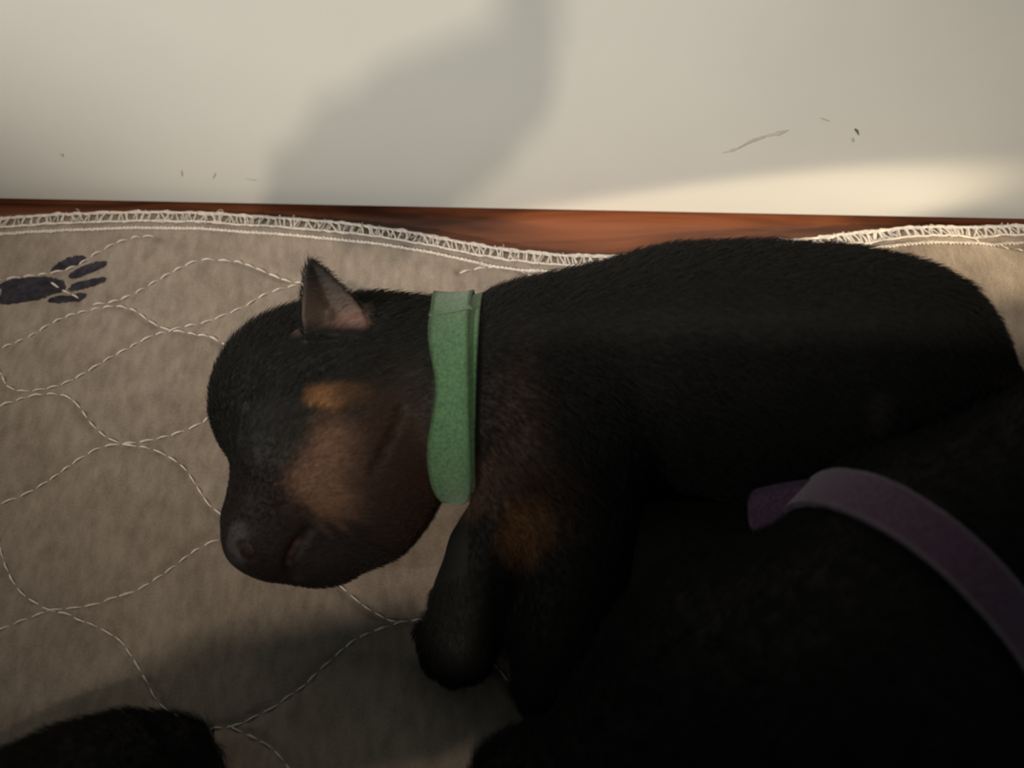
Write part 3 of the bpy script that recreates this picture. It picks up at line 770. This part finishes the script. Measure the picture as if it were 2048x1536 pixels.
# ---- the puppy at the lower left ---------------------------------------------------
def corner_puppy():
    f = Field((-.24, -.27, -.002), (-.04, -.06, .08), .001)
    chain(f, [(325, 1560, .017, 92), (290, 1575, .019, 128), (190, 1640, .024, 175), (40, 1780, .030, 250)], .008)       # muzzle to skull
    chain(f, [(40, 1780, .030, 240), (-250, 1950, .032, 260), (-560, 2050, .032, 280)], .010)
    c, r = B(372, 1505, .020, 42); f.ell(c, (r, r, r), k=.006)
    chain(f, [(-120, 1850, .02, 120), (60, 2050, .014, 90)], .006)
    f.floor(.0008, .004)
    V, F = f.mesh()
    root = empty('puppy', P(200, 1620, 0)); tag(root, 'black puppy whose muzzle pokes in at the lower left corner of the pad', 'puppy')
    col = lambda p: np.tile(np.array((.0075, .0072, .0072)), (len(p), 1))
    body = mesh_obj('body', V, F, M_coat, root, True, col(V))
    fur('fur', f, V, F, 50000, .0032, [(P(300, 1500, .03), (-1, -.6, 0)), (P(0, 1700, .03), (-1, -.3, 0))], col, lambda p: (np.ones(len(p)), np.ones(len(p))), body, .00006)
corner_puppy()

# ---- unseen hand added above the frame, shaped to cast the shadow on the panel ----
def to_lamp(px, py, s):
    q = PP(px, py); return q+(LAMP-q)*s
def shadow_hand():
    f = Field((-.22, -.40, .12), (.24, .12, .60), .0016)
    def RR(px, s): return px*MPP(PP(900, 200))*(1-s)
    s = .21
    def C(pts, k=.006):
        bs = [(to_lamp(x, y, q), RR(r, q)) for x, y, q, r in pts]
        for (a, ra), (b, rb) in zip(bs[:-1], bs[1:]): f.cone(a, b, ra, rb, k)
    C([(960, 215, s, 85), (850, 290, s, 105)], .01); C([(1030, 165, s, 62), (800, 260, s, 85)], .01)
    C([(800, 230, s, 60), (680, 280, s+.01, 58), (590, 360, s-.005, 50), (560, 440, s-.02, 42)], .004)
    C([(860, 300, s, 60), (730, 360, s+.015, 52), (660, 440, s, 46)], .004)
    C([(880, 360, s, 56), (780, 430, s+.015, 50), (740, 500, s, 44)], .004)
    C([(880, 350, s, 50), (840, 450, s+.012, 44), (830, 510, s, 40)], .004)
    C([(1010, 200, s, 50), (985, 290, s-.01, 44), (930, 360, s-.02, 38)], .004)
    C([(1035, 165, s, 58), (1062, 60, s+.03, 40), (1050, -80, s+.07, 46), (1050, -260, s+.11, 70)], .008)
    V, F = f.mesh()
    o = mesh_obj('hand', V, F, M_skin); tag(o, 'unseen bare hand added above the frame to cast a shadow on the white board', 'hand')
shadow_hand()

# ---- the phone this picture is taken with, held level behind the viewpoint; it shades the near puppies ----
PH_O = CAM-FWD*.030
def PH(u, v, w_): return PH_O+RGT*u+UPV*v-FWD*w_
def phone():
    import bmesh
    M = Matrix((( RGT[0], UPV[0], -FWD[0], PH_O[0]), (RGT[1], UPV[1], -FWD[1], PH_O[1]), (RGT[2], UPV[2], -FWD[2], PH_O[2]), (0, 0, 0, 1)))
    Mk = noise_mat('phone_case', (.02, .02, .022), (.03, .03, .032), 40, .4); Mg = noise_mat('phone_glass', (.01, .01, .012), (.015, .015, .018), 10, .08, spec=.6)
    b = box('phone', (-.013, -.070, .004), (.150, .010, .012), Mk, M, .0030); tag(b, 'dark phone held level above the pad, behind the viewpoint', 'phone')
    box('screen', (-.010, -.067, .0118), (.147, .007, .0124), Mg, M, .0002, b)
    bm = bmesh.new()
    for u, v in ((0, 0), (.0, -.022), (.020, -.011)):
        bmesh.ops.create_cone(bm, cap_ends=True, segments=32, radius1=.0055, radius2=.0060, depth=.003, matrix=M @ Matrix.Translation((u, v-.003, .003)))
    me = bpy.data.meshes.new('camera_lenses'); bm.to_mesh(me); bm.free(); me.materials.append(Mg); link('camera_lenses', me, b)
phone()
def holding_hand(lo, hi, chains, label):
    f = Field(lo, hi, .0015)
    for pts, k in chains:
        for a, c in zip(pts[:-1], pts[1:]): f.cone(PH(*a[:3]), PH(*c[:3]), a[3], c[3], k)
    V, F = f.mesh(); tag(mesh_obj('hand', V, F, M_skin), label, 'hand')
holding_hand((-.36, -.45, .14), (.09, .02, .52), [
    ([(-.105, -.125, .030, .026), (-.060, -.105, .028, .026)], .01), ([(-.110, -.100, .028, .020), (-.070, -.085, .028, .020)], .01),
    ([(-.095, -.082, .026, .012), (-.055, -.070, .022, .0105), (-.022, -.064, .020, .009), (-.004, -.058, .018, .0080)], .004),
    ([(-.060, -.095, .026, .012), (-.020, -.088, .014, .0105), (.010, -.080, .009, .0095), (.030, -.076, .006, .0085)], .004),
    ([(-.060, -.112, .026, .012), (-.015, -.108, .014, .0105), (.018, -.096, .008, .0095), (.040, -.086, .006, .0085)], .004),
    ([(-.060, -.130, .028, .011), (-.015, -.130, .016, .0100), (.015, -.118, .010, .0090), (.034, -.104, .006, .0080)], .004),
    ([(-.100, -.080, .030, .014), (-.065, -.062, .030, .012), (-.030, -.054, .026, .0105)], .004),
    ([(-.105, -.125, .032, .026), (-.160, -.170, .045, .024), (-.250, -.250, .080, .036)], .012)],
    'bare hand under the near edge of the phone, forearm running off to the left')
holding_hand((.05, -.42, .14), (.42, .02, .52), [
    ([(.200, -.060, .030, .028), (.190, -.090, .032, .028)], .012), ([(.200, -.040, .028, .022), (.175, -.050, .028, .020)], .01),
    ([(.200, -.030, .024, .012), (.185, -.012, .012, .0105), (.172, -.003, .006, .0095), (.158, -.001, .004, .0085)], .004),
    ([(.200, -.045, .020, .012), (.178, -.020, .004, .0105), (.158, -.016, -.004, .0095), (.138, -.018, -.006, .0085)], .004),
    ([(.200, -.065, .020, .012), (.178, -.044, .004, .0105), (.158, -.040, -.004, .0095), (.138, -.042, -.006, .0085)], .004),
    ([(.198, -.088, .020, .011), (.178, -.068, .004, .0100), (.158, -.062, -.004, .0090), (.142, -.062, -.006, .0080)], .004),
    ([(.190, -.075, .034, .015), (.160, -.055, .026, .012), (.132, -.045, .0225, .0105)], .004),
    ([(.200, -.085, .034, .028), (.230, -.150, .050, .025), (.300, -.250, .090, .036)], .012)],
    'bare hand gripping the far short end of the phone, forearm running off to the right')
